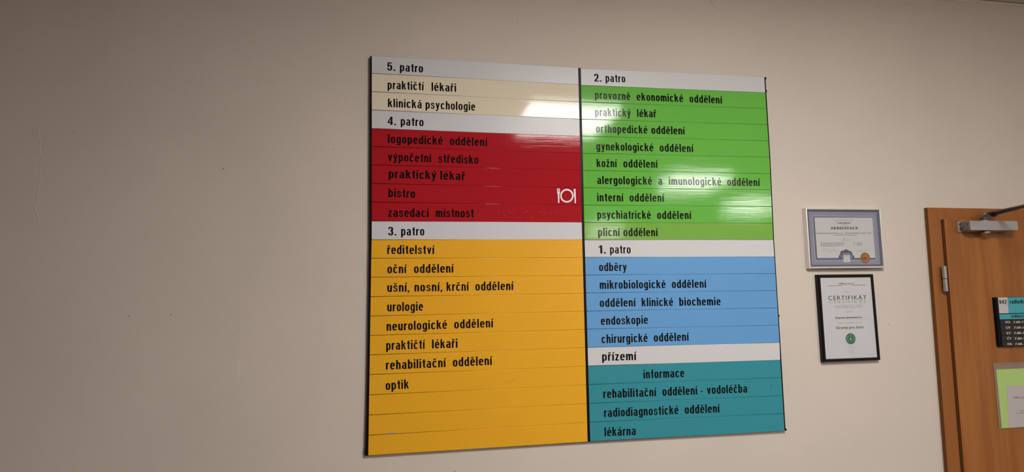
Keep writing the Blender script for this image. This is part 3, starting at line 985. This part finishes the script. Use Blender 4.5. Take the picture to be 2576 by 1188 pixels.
SIZE = 0.0283    # em size of the lettering
TXT_L = [
    [('5.', 973.7, 994.7), ('patro', 1006, 1064.1), 177.6, 182.4, 980, 1060],
    [('praktičtí', 975, 1067.2), ('lékaři', 1085.6, 1147.5), 224.0, 231, 980, 1147],
    [('klinická', 975.8, 1060.9), ('psychologie', 1070.5, 1195.5), 269.5, 278.3, 980, 1190],
    [('4.', 975, 996.5), ('patro', 1008, 1065.4), 314.4, 317.7, 980, 1060],
    [('logopedické', 975.8, 1113.4), ('oddělení', 1131.6, 1227), 359.9, 368, 980, 1225],
    [('výpočetní', 975.8, 1086), ('středisko', 1102.8, 1203.5), 405.4, 412.2, 980, 1200],
    [('praktický', 977.5, 1097.5), ('lékař', 1107.6, 1171.5), 448, 453.5, 980, 1170],
    [('bistro', 977, 1044), 496, 498, 980, 1042],
    [('zasedací', 976.5, 1079.8), ('místnost', 1096.5, 1191.7), 545.7, 547.2, 980, 1190],
    [('3.', 976.5, 997.2), ('patro', 1009, 1067.4), 592.7, 592.7, 980, 1060],
    [('ředitelství', 974, 1094), 639.4, 639.4, 980, 1090],
    [('oční', 974.5, 1023.7), ('oddělení', 1041.4, 1142.4), 687.9, 686.1, 980, 1140],
    [('ušní,', 974.2, 1030), ('nosní,', 1042.6, 1112.6), ('krční', 1123.4, 1180.5), ('oddělení', 1195.8, 1293), 734.7, 730, 980, 1290],
    [('urologie', 974.2, 1064.3), 783.7, 782, 980, 1060],
    [('neurologické', 972.6, 1124.6), ('oddělení', 1142.8, 1242.2), 832.5, 823.8, 978, 1240],
    [('praktičtí', 971.4, 1070), ('lékaři', 1086.9, 1151), 880.8, 875.1, 978, 1148],
    [('rehabilitační', 970.7, 1122.7), ('oddělení', 1139.2, 1239.4), 930.3, 918.5, 978, 1235],
    [('optik', 970.3, 1028.6), 981.5, 978, 975, 1027],
    None, None, None]
TXT_R = [
    [('2.', 1495, 1513.2), ('patro', 1523.6, 1573.4), 205.2, 207.5, 1500, 1570],
    [('provozně', 1496.8, 1585.9), ('ekonomické', 1601.8, 1718.9), ('oddělení', 1734.8, 1818), 248.9, 260.7, 1500, 1815],
    [('praktický', 1497.3, 1587), ('lékař', 1603, 1652.5), 292, 295.5, 1500, 1650],
    [('orthopedické', 1499.5, 1629), ('oddělení', 1638.9, 1724), 333.6, 338.6, 1503, 1722],
    [('gynekologické', 1500.2, 1643.9), ('oddělení', 1659.8, 1745.7), 378, 383, 1503, 1743],
    [('kožní', 1501.3, 1553), ('oddělení', 1568.4, 1655.7), 420.5, 422.4, 1503, 1653],
    [('alergologické', 1502.5, 1640.3), ('a', 1656.4, 1666.3), ('imunologické', 1682.8, 1814.7), ('oddělení', 1829.6, 1913), 463.2, 468.3, 1505, 1910],
    [('interní', 1502.5, 1569.6), ('oddělení', 1584.2, 1672.2), 506.8, 507.7, 1505, 1670],
    [('psychiatrické', 1502.9, 1637.3), ('oddělení', 1653.3, 1740.5), 550.4, 551.3, 1505, 1738],
    [('plicní', 1504.8, 1560.7), ('oddělení', 1568.4, 1656), 594.4, 594.4, 1505, 1656],
    [('1.', 1506, 1524.4), ('patro', 1534.7, 1586.6), 638, 638, 1510, 1585],
    [('odběry', 1507.2, 1576.7), 682.4, 682, 1510, 1570],
    [('mikrobiologické', 1509, 1674.5), ('oddělení', 1690.3, 1778.2), 727.2, 724.1, 1512, 1775],
    [('oddělení', 1509, 1600.3), ('klinické', 1614.4, 1693.4), ('biochemie', 1709.1, 1813), 772.4, 768.4, 1512, 1810],
    [('endoskopie', 1511.9, 1630.2), 817.9, 815, 1515, 1628],
    [('chirurgické', 1513.5, 1629.3), ('oddělení', 1645, 1734.1), 863.9, 857.5, 1516, 1732],
    [('přízemí', 1514.7, 1602), 908.2, 906.3, 1520, 1600],
    [('informace', 1619, 1721.6), 952.6, 948.9, 1622, 1720],
    [('rehabilitační', 1517.8, 1652.1), ('oddělení', 1666.7, 1755.8), ('-', 1763.6, 1770), ('vodoléčba', 1778.7, 1880), 1002.1, 988, 1520, 1878],
    [('radiodiagnostické', 1519.7, 1707), ('oddělení', 1722.8, 1811.7), 1049.7, 1038, 1522, 1810],
    [('lékárna', 1520.8, 1599.6), 1098, 1095, 1523, 1598]]


def inscribe(o, rec):
    words = [t for t in rec if isinstance(t, tuple)]
    v0, v1, u0, u1 = rec[len(words):]
    items = []
    for s, a, b in words:
        va = v0 + (v1 - v0) * (a - u0) / (u1 - u0)
        vb = v0 + (v1 - v0) * (b - u0) / (u1 - u0)
        items.append(sign_word(s, (a, va), (b, vb), TF, SIZE))
    return letters('lettering', items, M['black_vinyl'], o)


for col_, rows, (TL, TR, XA, XB), texts in ((0, LEFT, (Lr, Mr1, XL, XM1), TXT_L), (1, RIGHT, (Mr2, Rr, XM2, XR), TXT_R)):
    for i, c in enumerate(rows):
        ov = 0.0
        tl, tr = at(XA[i], TL[i], TF), at(XB[i], TR[i], TF)
        br, bl = at(XB[i + 1], TR[i + 1], TF), at(XA[i + 1], TL[i + 1], TF)
        o = slat(c, tl, tr, br, bl)
        rec = texts[i]
        wtxt = ' '.join(t[0] for t in rec if isinstance(t, tuple)) if rec else ''
        tag(o, '%s slat %s' % (CNAME[c], 'reading ' + wtxt if wtxt else ['left blank just under the optik slat', 'left blank, second from the bottom', 'left blank at the bottom of the column'][i - 18]))
        if rec:
            inscribe(o, rec)
        if wtxt == 'bistro':
            S = lambda x, y: at(1395 + x / 21.6, 465 + y / 21.6, TF - 0.0003)
            sy = MB()
            for outline in ([(130, 195), (180, 195), (185, 390), (205, 390), (205, 195), (232, 195), (232, 390), (250, 390), (250, 195), (292, 195),
                          (292, 470), (262, 520), (268, 985), (190, 985), (182, 520), (148, 470)],
                         [(1040, 250), (1060, 222), (1090, 212), (1125, 222), (1142, 250), (1168, 980), (1150, 1008), (1110, 1008), (1092, 980),
                          (1085, 700), (1062, 690)]):
                P = [S(*q2) for q2 in outline]
                sy.prism([(p[0], p[2]) for p in P], TF, TF - 0.0003)
            ring_o, ring_i = [], []
            for k in range(48):
                t = 2 * math.pi * k / 48
                po = S(670 + 365 * math.cos(t), 598 + 375 * math.sin(t))
                pi_ = S(670 + 280 * math.cos(t), 598 + 285 * math.sin(t))
                ring_o.append((po[0], TF - 0.0003, po[2]))
                ring_i.append((pi_[0], TF - 0.0003, pi_[2]))
            sy.add(ring_o + ring_i, [(k, (k + 1) % 48, 48 + (k + 1) % 48, 48 + k) for k in range(48)])
            so = sy.build('cutlery_symbol', M['white_vinyl'], o)
            tag(so, 'white fork, plate and knife symbol')
        if wtxt.startswith('zasedací'):
            it = []
            for (x, y) in ((630, 210), (670, 200), (770, 200), (770, 250), (780, 295), (850, 200), (850, 320), (880, 155), (890, 210), (940, 145),
                           (945, 210), (1010, 148), (1165, 130), (1120, 320), (1210, 215), (1260, 195), (1510, 200), (1555, 215), (1610, 208),
                           (1625, 235), (1680, 210), (1780, 215), (1785, 250), (1880, 160), (1885, 215), (1940, 175), (1990, 215), (2110, 215),
                           (2185, 205), (2345, 148), (1410, 318), (1360, 305)):
                u, v = 1180 + x / 8.587, 510 + y / 8.587
                r_ = random.uniform(1.0, 2.2)
                t0 = random.uniform(0, 6.28)
                arc = [(u + r_ * math.cos(t0 + k * 0.7), v + 0.7 * r_ * math.sin(t0 + k * 0.7)) for k in range(4)]
                it.append(pline(arc, 0.42, TF))
            letters('dried_glue', it, M['scuff'], o)
        if c == 'yellow' and i == 19:
            it = [pline([(970, 1091.3), (976, 1090.0), (986, 1089.2), (998, 1090.2)], 1.6, TF)]
            letters('torn_label', it, M['lilac'], o)
        if wtxt.startswith('rehabilitační oddělení -'):
            letters('pen_stroke', [pline([(1939.5, 967), (1940.5, 972), (1941.5, 976)], 0.7, TF)], M['black_vinyl'], o)
        if wtxt == 'optik':
            letters('scratch', [pline([(1274, 960.5), (1284, 958.6), (1299, 957)], 0.45, TF)],
                    mat('amber_scratch', (0.42, 0.20, 0.012), 0.4), o)

# ------------------------------------------------------------------ silver framed certificate
def frame_solid(corners, w_, Yf, Yb, prof, material, parent, name='frame'):
    """mitred picture frame: corners = outer (x,z) TL,TR,BR,BL; prof = [(inset, y)]"""
    c = np.array(corners)
    cen = c.mean(0)
    mb = MB()
    rings = []
    for ins, y in prof:
        ring = []
        for k in range(4):
            e1 = c[(k + 1) % 4] - c[k]
            e0 = c[k] - c[(k - 1) % 4]
            e1 /= np.linalg.norm(e1)
            e0 /= np.linalg.norm(e0)
            p = c[k] + (e1 - e0) * ins
            ring.append((p[0], y, p[1]))
        rings.append(ring)
    n = len(rings)
    vs = [v for r_ in rings for v in r_]
    fs = []
    for i in range(n):
        j = (i + 1) % n
        for k in range(4):
            k2 = (k + 1) % 4
            fs.append((4 * i + k, 4 * i + k2, 4 * j + k2, 4 * j + k))
    return mb.add(vs, fs).build(name, material, parent)


def rect_px(pts, Y):
    return [(at(u, v, Y)[0], at(u, v, Y)[2]) for u, v in pts]


c1 = empty('certificate_frame', (1.5166, 0, 1.83))
tag(c1, 'silver framed accreditation certificate with blue patterned border and bronze seal', 'framed certificate')
YF = -0.0195
oc = rect_px([(2026.6, 523.2), (2216.3, 524.7), (2228.3, 674.2), (2036.6, 676.0)], YF)
frame_solid(oc, 0.007, YF, 0, [(0, -0.0008), (0, YF + 0.0012), (0.0012, YF), (0.0036, YF - 0.0003), (0.0062, YF + 0.0016), (0.0062, YF + 0.0050), (0.004, -0.0008)],
            M['silver_frame'], c1)
ic = rect_px([(2030.9, 527.9), (2212.4, 529.2), (2223.8, 669.6), (2039.4, 671.2)], YF)
ccx = sum(p[0] for p in ic) / 4
ccz = sum(p[1] for p in ic) / 4
YP = YF + 0.0058
# sheet: A4 landscape behind the glass
sheet = mk('certificate', [(ccx - 0.1485, YP, ccz + 0.105), (ccx + 0.1485, YP, ccz + 0.105), (ccx + 0.1485, YP, ccz - 0.105), (ccx - 0.1485, YP, ccz - 0.105),
                           (ccx - 0.1485, YP + .001, ccz + 0.105), (ccx + 0.1485, YP + .001, ccz + 0.105), (ccx + 0.1485, YP + .001, ccz - 0.105), (ccx - 0.1485, YP + .001, ccz - 0.105)],
           [(0, 3, 2, 1), (4, 5, 6, 7), (0, 1, 5, 4), (1, 2, 6, 5), (2, 3, 7, 6), (3, 0, 4, 7)], M['border'], c1, origin=(ccx, YP, ccz))
MB().box((ccx - 0.150, YP + 0.0012, ccz - 0.1065), (ccx + 0.150, -0.002, ccz + 0.1065)).build('backing_board', M['dark'], c1)
q = quad_px([(2048.9, 547.3), (2194.5, 548.0), (2202.0, 649.0), (2056.0, 649.6)], YP - 0.0002, 0.0001)
q.build('printed_field', M['paper'], sheet)
O1 = lambda x, y: (2040 + x / 15.15, 545 + y / 15.15)
O2 = lambda x, y: (2040 + x / 15.15, 600 + y / 15.15)
YT = YP - 0.0003


def tx(s, a, b, y, size_px, O, Y, **kw):
    y0, y1 = (y if isinstance(y, tuple) else (y, y))
    px = 0.00137 * 1.0
    kw.setdefault('mode', 'fit')
    return word(s, O(a, y0), O(b, y1), Y, size_px * px / 0.73, lift=0.0001, **kw)


letters('lettering', [tx('AKREDITACE', 750, 1800, 490, 6.9, O1, YT, bold=0.035, serif=True),
                      tx('CERTIFIKÁT', 995, 1530, 280, 4.3, O1, YT, bold=0.035, serif=True)], M['ink'], sheet)
letters('lettering', [tx('Spojená akreditační komise, o.p.s. - ČR, 140 00 Praha', 845, 1655, 155, 2.0, O1, YT, bold=0.02),
                      tx('o udělení', 1155, 1380, 345, 2.2, O1, YT, bold=0.02),
                      tx('Dopravní zdravotnictví a.s. , POLIKLINIKA AGEL Plzeň', 200, 2340, 660, 4.6, O1, YT, bold=0.004),
                      tx('Název akreditovaného zdravotnického zařízení', 845, 1745, 727, 2.0, O1, YT, bold=0.04),
                      tx('2017/12', 1215, 1365, 848, 2.6, O1, YT),
                      tx('Evidenční číslo', 1160, 1455, 912, 2.0, O1, YT, bold=0.04),
                      tx('Tímto se potvrzuje, že uvedené zařízení splnilo podmínky', 365, 1275, 176, 2.0, O2, YT, bold=0.03),
                      tx('Spojené akreditační komise, o.p.s., a splňuje standardy', 370, 1300, 222, 2.0, O2, YT, bold=0.03),
                      tx('kvality poskytování ambulantních služeb, které jsou', 372, 1265, 265, 2.0, O2, YT, bold=0.03),
                      tx('dle zákona akreditačními standardy.', 378, 1070, 309, 2.0, O2, YT, bold=0.03),
                      tx('Platnost certifikátu', 1620, 1955, 178, 2.0, O2, YT, bold=0.02),
                      tx('od', 1622, 1665, 224, 2.0, O2, YT, bold=0.02), tx('09.06.2017', 1745, 1955, 224, 2.0, O2, YT, bold=0.04),
                      tx('do', 1628, 1670, 270, 2.0, O2, YT, bold=0.02), tx('08.06.2020', 1755, 1960, 270, 2.0, O2, YT, bold=0.04)], M['grey_ink'], sheet)
letters('lettering', [pline([O1(330, 672), O1(1750, 672)], 0.25, YT), pline([O1(990, 857), O1(1215, 857)], 0.3, YT), pline([O1(1370, 857), O1(1620, 857)], 0.3, YT),
                      pline([O2(390, 462), O2(1015, 462)], 0.35, YT), pline([O2(1650, 460), O2(2285, 460)], 0.35, YT),
                      tx('předseda SAK', 615, 795, 505, 1.6, O2, YT), tx('ředitel akreditační komise', 1800, 2145, 495, 1.6, O2, YT)], M['pale_ink'], sheet)
letters('signature', [pline([O2(470, 335), O2(452, 440), O2(495, 400), O2(560, 405), O2(585, 400), O2(648, 315), O2(600, 440)], 0.3, YT),
                      pline([O2(780, 335), O2(740, 370), O2(725, 430), O2(790, 380), O2(850, 410), O2(905, 400), O2(935, 430), O2(930, 560)], 0.3, YT),
                      pline([O2(1990, 300), O2(1955, 355), O2(2050, 375), O2(2150, 390), O2(2100, 370)], 0.3, YT),
                      pline([O2(2230, 300), O2(2310, 310), O2(2385, 360), O2(2340, 395), O2(2250, 385)], 0.25, YT)], M['pale_ink'], sheet)
orn = [(1060, 750), (1065, 655), (1110, 615), (1125, 560), (1125, 510), (1160, 480), (1240, 465), (1290, 430), (1340, 408), (1400, 435),
       (1450, 470), (1530, 490), (1565, 530), (1580, 590), (1600, 635), (1650, 665), (1655, 750)]
quad_px([O2(*p_) for p_ in orn], YP - 0.0004, 0.0001).build('ornament', M['navy'], sheet)
letters('ornament_scroll', [pline([O2(1190, 640), O2(1215, 590), O2(1280, 575), O2(1345, 585), O2(1420, 575), O2(1485, 590), O2(1515, 640)], 2.0, YP - 0.0005),
                            pline([O2(1105, 665), O2(1150, 670), O2(1165, 730)], 1.8, YP - 0.0005),
                            pline([O2(1605, 668), O2(1560, 672), O2(1550, 730)], 1.8, YP - 0.0005),
                            pline([O2(1205, 650), O2(1215, 900)], 1.4, YP - 0.0005), pline([O2(1515, 650), O2(1522, 900)], 1.4, YP - 0.0005)], M['lilac'], sheet)
quad_px([O2(1240, 632), O2(1480, 630), O2(1500, 895), O2(1250, 905)], YP - 0.0007, 0.0002).build('hologram_sticker', M['hologram'], sheet)
letters('hologram_print', [pline([O2(1365 + 95 * math.cos(t), 760 + 95 * math.sin(t)) for t in [k * 0.42 for k in range(16)]], 0.6, YP - 0.0008),
                           pline([O2(1290, 700), O2(1440, 700)], 0.7, YP - 0.0008), pline([O2(1325, 660), O2(1325, 720), O2(1400, 740)], 0.6, YP - 0.0008),
                           pline([O2(1290, 820), O2(1365, 790), O2(1440, 830)], 0.6, YP - 0.0008)], M['hologram2'], sheet)
sc_ = at(*O2(2068, 742), YP - 0.0006)
sr_ = 0.0197
seal = MB().lathe((sc_[0], YP - 0.0004, sc_[2]), (0, -1, 0), [(0, sr_), (0.0006, sr_), (0.0010, sr_ - 0.0006), (0.0010, sr_ - 0.0022), (0.0007, sr_ - 0.0030), (0.0007, 0.001)], 44)\
    .build('seal', M['bronze'], sheet)
tag(seal, 'round bronze foil seal')
sl = [tx('SAK', 1955, 2155, 798, 6.2, O2, YP - 0.0015, bold=0.03, serif=True)]
pts = [(sc_[0] + (sr_ - 0.0026) * math.cos(t), sc_[2] + (sr_ - 0.0026) * math.sin(t)) for t in [k * math.pi / 24 for k in range(49)]]
rv, rf = [], []
for x_, z_ in pts:
    rv += [(x_, YP - 0.0016, z_), (sc_[0] + (x_ - sc_[0]) * 0.955, YP - 0.0016, sc_[2] + (z_ - sc_[2]) * 0.955)]
rf = [(2 * i, 2 * i + 2, 2 * i + 3, 2 * i + 1) for i in range(48)]
sl.append((rv, rf))
letters('seal_print', sl, M['bronze_dark'], sheet)
P = [(p[0], p[1]) for p in frame_pts] if False else ic
MB().prism([(ic[0][0] - 0.002, ic[0][1] + 0.002), (ic[1][0] + 0.002, ic[1][1] + 0.002), (ic[2][0] + 0.002, ic[2][1] - 0.002), (ic[3][0] - 0.002, ic[3][1] - 0.002)],
           YF + 0.0034, YF + 0.0024).build('glass', M['glass'], c1)

# ------------------------------------------------------------------ black framed certificate
c2 = empty('certificate_frame', (1.5087, 0, 1.50))
tag(c2, 'black framed white certificate with green heading hung under the silver framed one', 'framed certificate')
YF = -0.0180
oc = rect_px([(2057.3, 691.3), (2197.7, 690.0), (2216.2, 906.6), (2072.7, 911.9)], YF)
frame_solid(oc, 0.011, YF, 0, [(0.0004, -0.0008), (0, YF + 0.003), (0.0022, YF + 0.0003), (0.0060, YF), (0.0098, YF + 0.0012), (0.0104, YF + 0.0042), (0.006, -0.0008)],
            M['black_frame'], c2)
MB().tube([(oc[0][0] - 0.004, -0.004, oc[0][1] + 0.003), (oc[3][0] - 0.003, -0.004, oc[3][1] + 0.001)], 0.0025, 8)
ic = rect_px([(2064.2, 698.1), (2190.6, 696.9), (2208.0, 899.9), (2081.3, 904.9)], YF)
YP = YF + 0.0048
ex = 0.003
sheet2 = MB().prism([(ic[0][0] - ex, ic[0][1] + ex), (ic[1][0] + ex, ic[1][1] + ex), (ic[2][0] + ex, ic[2][1] - ex), (ic[3][0] - ex, ic[3][1] - ex)], YP + 0.001, YP)\
    .build('certificate', M['paper2'], c2)
MB().prism([(ic[0][0] - ex, ic[0][1] + ex), (ic[1][0] + ex, ic[1][1] + ex), (ic[2][0] + ex, ic[2][1] - ex), (ic[3][0] - ex, ic[3][1] - ex)], -0.002, YP + 0.0012)\
    .build('backing_board', M['dark'], c2)
O3 = lambda x, y: (2070 + x / 11.877, 700 + y / 11.877)
O4 = lambda x, y: (2070 + x / 10.33, 790 + y / 10.33)
YT = YP - 0.0002
letters('lettering', [tx('Office', 475, 705, (190, 187), 4.5, O3, YT, bold=0.035, serif=True),
                      tx('DEPOT', 722, 942, (186, 183), 3.2, O3, YT, bold=0.035, serif=True),
                      pline([O3(145, 230), O3(580, 222)], 0.9, YT), pline([O3(855, 212), O3(1280, 206)], 0.9, YT)], M['red_ink'], sheet2)
letters('lettering', [tx('CERTIFIKÁT', 165, 1305, (652, 632), 11.0, O3, YT, bold=0.012, mode='space', cw=1.15, maxgap=0.5),
                      tx('Stromy pro život', 345, 1065, (395, 373), 7.2, O4, YT, bold=0.02)], M['green_ink'], sheet2)
letters('mirrored_heading', [tx('CERTIFIKÁT', 180, 1300, (662, 642), 8.0, O3, YT, flip=-1.0, bold=0.01, mode='space', cw=1.5, maxgap=0.6)], M['mirror_ink'], sheet2)
letters('lettering', [tx('Dopravní zdravotnictví a.s.', 330, 1030, (122, 104), 4.4, O4, YT, bold=0.045)], M['ink'], sheet2)
letters('lettering', [tx('Taking care of business', 600, 830, (222, 219), 1.3, O3, YT),
                      tx('uděluje', 655, 805, (430, 428), 2.7, O3, YT),
                      tx('za podporu Fakulty lesnické a dřevařské', 335, 1180, (848, 828), 3.3, O3, YT),
                      tx('České zemědělské univerzity v Praze', 375, 1150, (902, 884), 3.3, O3, YT),
                      tx('společnosti', 655, 890, (1020, 1014), 2.9, O3, YT),
                      tx('za účast v ekologickém programu', 385, 1000, (254, 238), 3.1, O4, YT),
                      tx('ředitel společnosti', 690, 828, (988, 986), 1.6, O4, YT, bold=0.03),
                      tx('pro Českou republiku', 685, 825, (1020, 1017), 1.5, O4, YT),
                      tx('v Praze 2009', 720, 805, (1113, 1110), 1.2, O4, YT),
                      pline([O4(195, 150), O4(1185, 125)], 0.3, YT), pline([O4(625, 938), O4(880, 932)], 0.3, YT)], M['pale_ink'], sheet2)
letters('signature', [pline([O4(678, 820), O4(672, 895), O4(695, 870), O4(712, 885), O4(718, 850)], 0.4, YT),
                      pline([O4(725, 850), O4(770, 820), O4(735, 880), O4(765, 900), O4(785, 845), O4(800, 880), O4(820, 868), O4(848, 888)], 0.4, YT)], M['grey_ink'], sheet2)
cc = at(*O4(721, 645), YT)
R_ = 0.0198
gs = MB().lathe((cc[0], YT, cc[2]), (0, -1, 0), [(0, R_), (0.0003, R_), (0.0003, 0.001)], 40).build('green_seal', M['seal_green'], sheet2)
items = []
for rr, wd_ in ((0.0108, 0.0006), (0.0190, 0.0004)):
    rv, rf = [], []
    for k in range(49):
        t = k * math.pi / 24
        for q_ in (rr, rr - wd_):
            rv.append((cc[0] + q_ * math.cos(t), YT - 0.0005, cc[2] + q_ * math.sin(t)))
    items.append((rv, [(2 * i, 2 * i + 2, 2 * i + 3, 2 * i + 1) for i in range(48)]))
tree = [(0, 0.0072), (0.0022, 0.001), (0.0030, -0.0035), (0.0010, -0.0038), (0.0010, -0.0062), (-0.0010, -0.0062), (-0.0010, -0.0038), (-0.0030, -0.0035), (-0.0022, 0.001)]
items.append(([(cc[0] + a, YT - 0.0005, cc[2] + b) for a, b in tree], [tuple(range(len(tree)))]))
sT = 'STROMY PRO ŽIVOT'
for k, ch in enumerate(sT):
    if ch == ' ':
        continue
    th = math.radians(212 - (244.0 / (len(sT) - 1)) * k)
    v_, f_, _a = glyph(ch)
    s_ = 0.0072
    cxg = (v_[:, 0].min() + v_[:, 0].max()) / 2
    r0 = 0.0122
    V = []
    for q_ in v_:
        lx_, ly_ = (q_[0] - cxg) * s_ * 0.62, q_[1] * s_
        rad = r0 + ly_
        V.append((cc[0] + rad * math.cos(th) + lx_ * math.sin(th), YT - 0.0005, cc[2] + rad * math.sin(th) - lx_ * math.cos(th)))
    items.append((V, f_))
letters('seal_print', items, M['seal_pale'], sheet2)
MB().prism([(ic[0][0] - 0.001, ic[0][1] + 0.001), (ic[1][0] + 0.001, ic[1][1] + 0.001), (ic[2][0] + 0.001, ic[2][1] - 0.001), (ic[3][0] - 0.001, ic[3][1] - 0.001)],
           YF + 0.0034, YF + 0.0024).build('glass', M['glass'], c2)

# ------------------------------------------------------------------ room sign on the door
rs = empty('room_sign', (2.36, LY, 1.62))
tag(rs, 'black room sign numbered 042 with teal strips and opening hours on the door', 'room sign')
YS = -0.0385
px2 = 2640     # the sign runs on beyond the frame's edge; its right end in pixels of the same plane
a_, b_ = at(2502.3, 748.8, YS), at(2514.0, 873.0, YS)
Wd = 0.205
MB().prism([(a_[0], a_[2]), (a_[0] + Wd, a_[2] - 0.0), (b_[0] + Wd + 0.0005, b_[2] - 0.0), (b_[0], b_[2])], LY - 0.0002, YS).build('holder', M['black_plastic'], rs)
O5 = lambda x, y: (2440 + x / 5.94, 700 + y / 5.94)


def cell(x0, x1, y0, y1, dxl=18, material=None, name='panel'):
    """panel between crop columns at the sign's top and rows"""
    P = [at(*O5(x0, y0), YS - 0.0015), at(*O5(x0 + dxl, y1), YS - 0.0015)]
    if x1 is None:
        xr = a_[0] + Wd - 0.008
        Q = [(xr, P[0][2]), (xr, P[1][2])]
    else:
        Q = [(at(*O5(x1, y0), YS - 0.0015)[0], P[0][2]), (at(*O5(x1 + dxl, y1), YS - 0.0015)[0], P[1][2])]
    return MB().prism([(P[0][0], P[0][2]), Q[0], Q[1], (P[1][0], P[1][2])], YS + 0.0005, YS - 0.0015).build(name, material, rs)


YW = YS - 0.0015
cw_ = cell(421, 560, 290, 529, 20, M['door_white'])
tag(cw_, 'pale grey number panel')
ct = cell(563, None, 290, 526, 20, M['door_teal'])
tag(ct, 'teal name panel')
co_ = cell(441, None, 541, 617, 8, M['door_teal'], 'strip')
tag(co_, 'narrow teal heading strip')


def w5(s, x0, x1, y, cap, m_, par, **kw):
    y0, y1 = (y if isinstance(y, tuple) else (y, y))
    return letters('lettering', [word(s, O5(x0, y0), O5(x1, y1), YW, cap * 0.00137 / 0.73, 'fit', lift=0.0002, **kw)], m_, par)




def s5(s, x0, x1, y0, y1, size, par):
    letters('lettering', [sign_word(s, O5(x0, y0), O5(x1, y1), YW, size, lift=0.0002)], M['black_vinyl'], par)


s5('042', 440, 547, 386, 385, 0.0152, cw_)
s5('radiodiagnostické', 597, 1130, 382, 371, 0.0150, ct)
s5('ordinační', 618, 838, 590, 585, 0.0112, co_)
s5('doba', 870, 975, 584, 581, 0.0112, co_)
for k, (dn, y, x0) in enumerate((('PO', 674, 533), ('ÚT', 757, 540), ('ST', 838, 547), ('ČT', 920, 556), ('PÁ', 1003, 563))):
    st = cell(449 + 8 * k, None, 622 + 80 * k, 622 + 80 * k + 77, 8, M['door_black'], 'strip')
    w5(dn, x0, x0 + 68, (y, y - 1), 5.9, M['white_vinyl'], st, bold=0.022)
    w5('7.00-15.00', x0 + (117 if k < 2 else 113), x0 + 372, (y, y - 8), 5.9, M['white_vinyl'], st, bold=0.022)
# clear fixing pads on the holder's top edge
for (u, v) in ((2562, 746.5),):
    p_ = at(u, v, YS + 0.004)
    MB().box((p_[0] - 0.006, LY - 0.0006, p_[2] - 0.004), (p_[0] + 0.006, LY - 0.004, p_[2] + 0.003), 0.001).build('fixing_pad', M['pocket'], rs)

# ------------------------------------------------------------------ clear pocket with card and notice
YK = LY - 0.0040
a_, b_ = at(2500.9, 915.0, YK), at(2515.9, 1079.0, YK)
RX = a_[0] + 0.232


def sheet_px(tl, bl, width, Y, th, name, material, parent=None, bot_dx=0.0):
    A, B = at(*tl, Y), at(*bl, Y)
    return MB().prism([(A[0], A[2]), (A[0] + width, A[2]), (B[0] + width + bot_dx, B[2]), (B[0], B[2])], Y + th, Y).build(name, material, parent)


pk = empty('document_pocket', (RX - 0.11, LY, b_[2]))
tag(pk, 'clear plastic document pocket holding a lime green card on the door', 'document pocket')
sheet_px((2500.9, 915.0), (2515.9, 1079.0), 0.236, LY - 0.0006, 0.0004, 'back_sheet', M['pocket'], pk)
fp = MB()
A, B = at(2500.9, 915.0, YK), at(2515.9, 1079.0, YK)
sheet_px((2500.9, 915.0), (2515.9, 1079.0), 0.236, YK, 0.0005, 'front_sheet', M['pocket'], pk)
edge_m = mat('pocket_edge', (0.42, 0.33, 0.27), 0.25)
MB().tube([(A[0], (YK + LY) / 2, A[2]), (B[0], (YK + LY) / 2, B[2]), (B[0] + 0.236, (YK + LY) / 2, B[2])], 0.0010, 8).build('edge_weld', edge_m, pk)
MB().tube([(A[0], (YK + LY) / 2 - 0.001, A[2]), (A[0] + 0.236, (YK + LY) / 2 - 0.001, A[2])], 0.0008, 8).build('edge_weld', edge_m, pk)
cd = sheet_px((2506.0, 930.0), (2520.3, 1077.6), 0.226, LY - 0.0019, 0.0004, 'card', M['lime'])
tag(cd, 'lime green backing card inside the clear pocket on the door', 'card')
nt_ = sheet_px((2533.3, 972.7), (2538.0, 1075.6), 0.150, LY - 0.0026, 0.0003, 'notice', M['notice'])
tag(nt_, 'white paper notice with magenta heading on the lime green card', 'notice')
O6 = lambda x, y: (2440 + x / 3.86, 880 + y / 3.86)
YN = LY - 0.0026
letters('lettering', [word('PŘECHODNĚ', O6(422, 476), O6(655, 470), YN, 0.0090, 'fit', bold=0.05, serif=True)], M['magenta'], nt_)
letters('lettering', [word('Vstup pouze', O6(482, 598), O6(610, 596), YN, 0.0060, 'fit', bold=0.03, serif=True),
                      word('na RTG místo', O6(448, 622), O6(625, 618), YN, 0.0060, 'fit', bold=0.03, serif=True)], M['ink'], nt_)
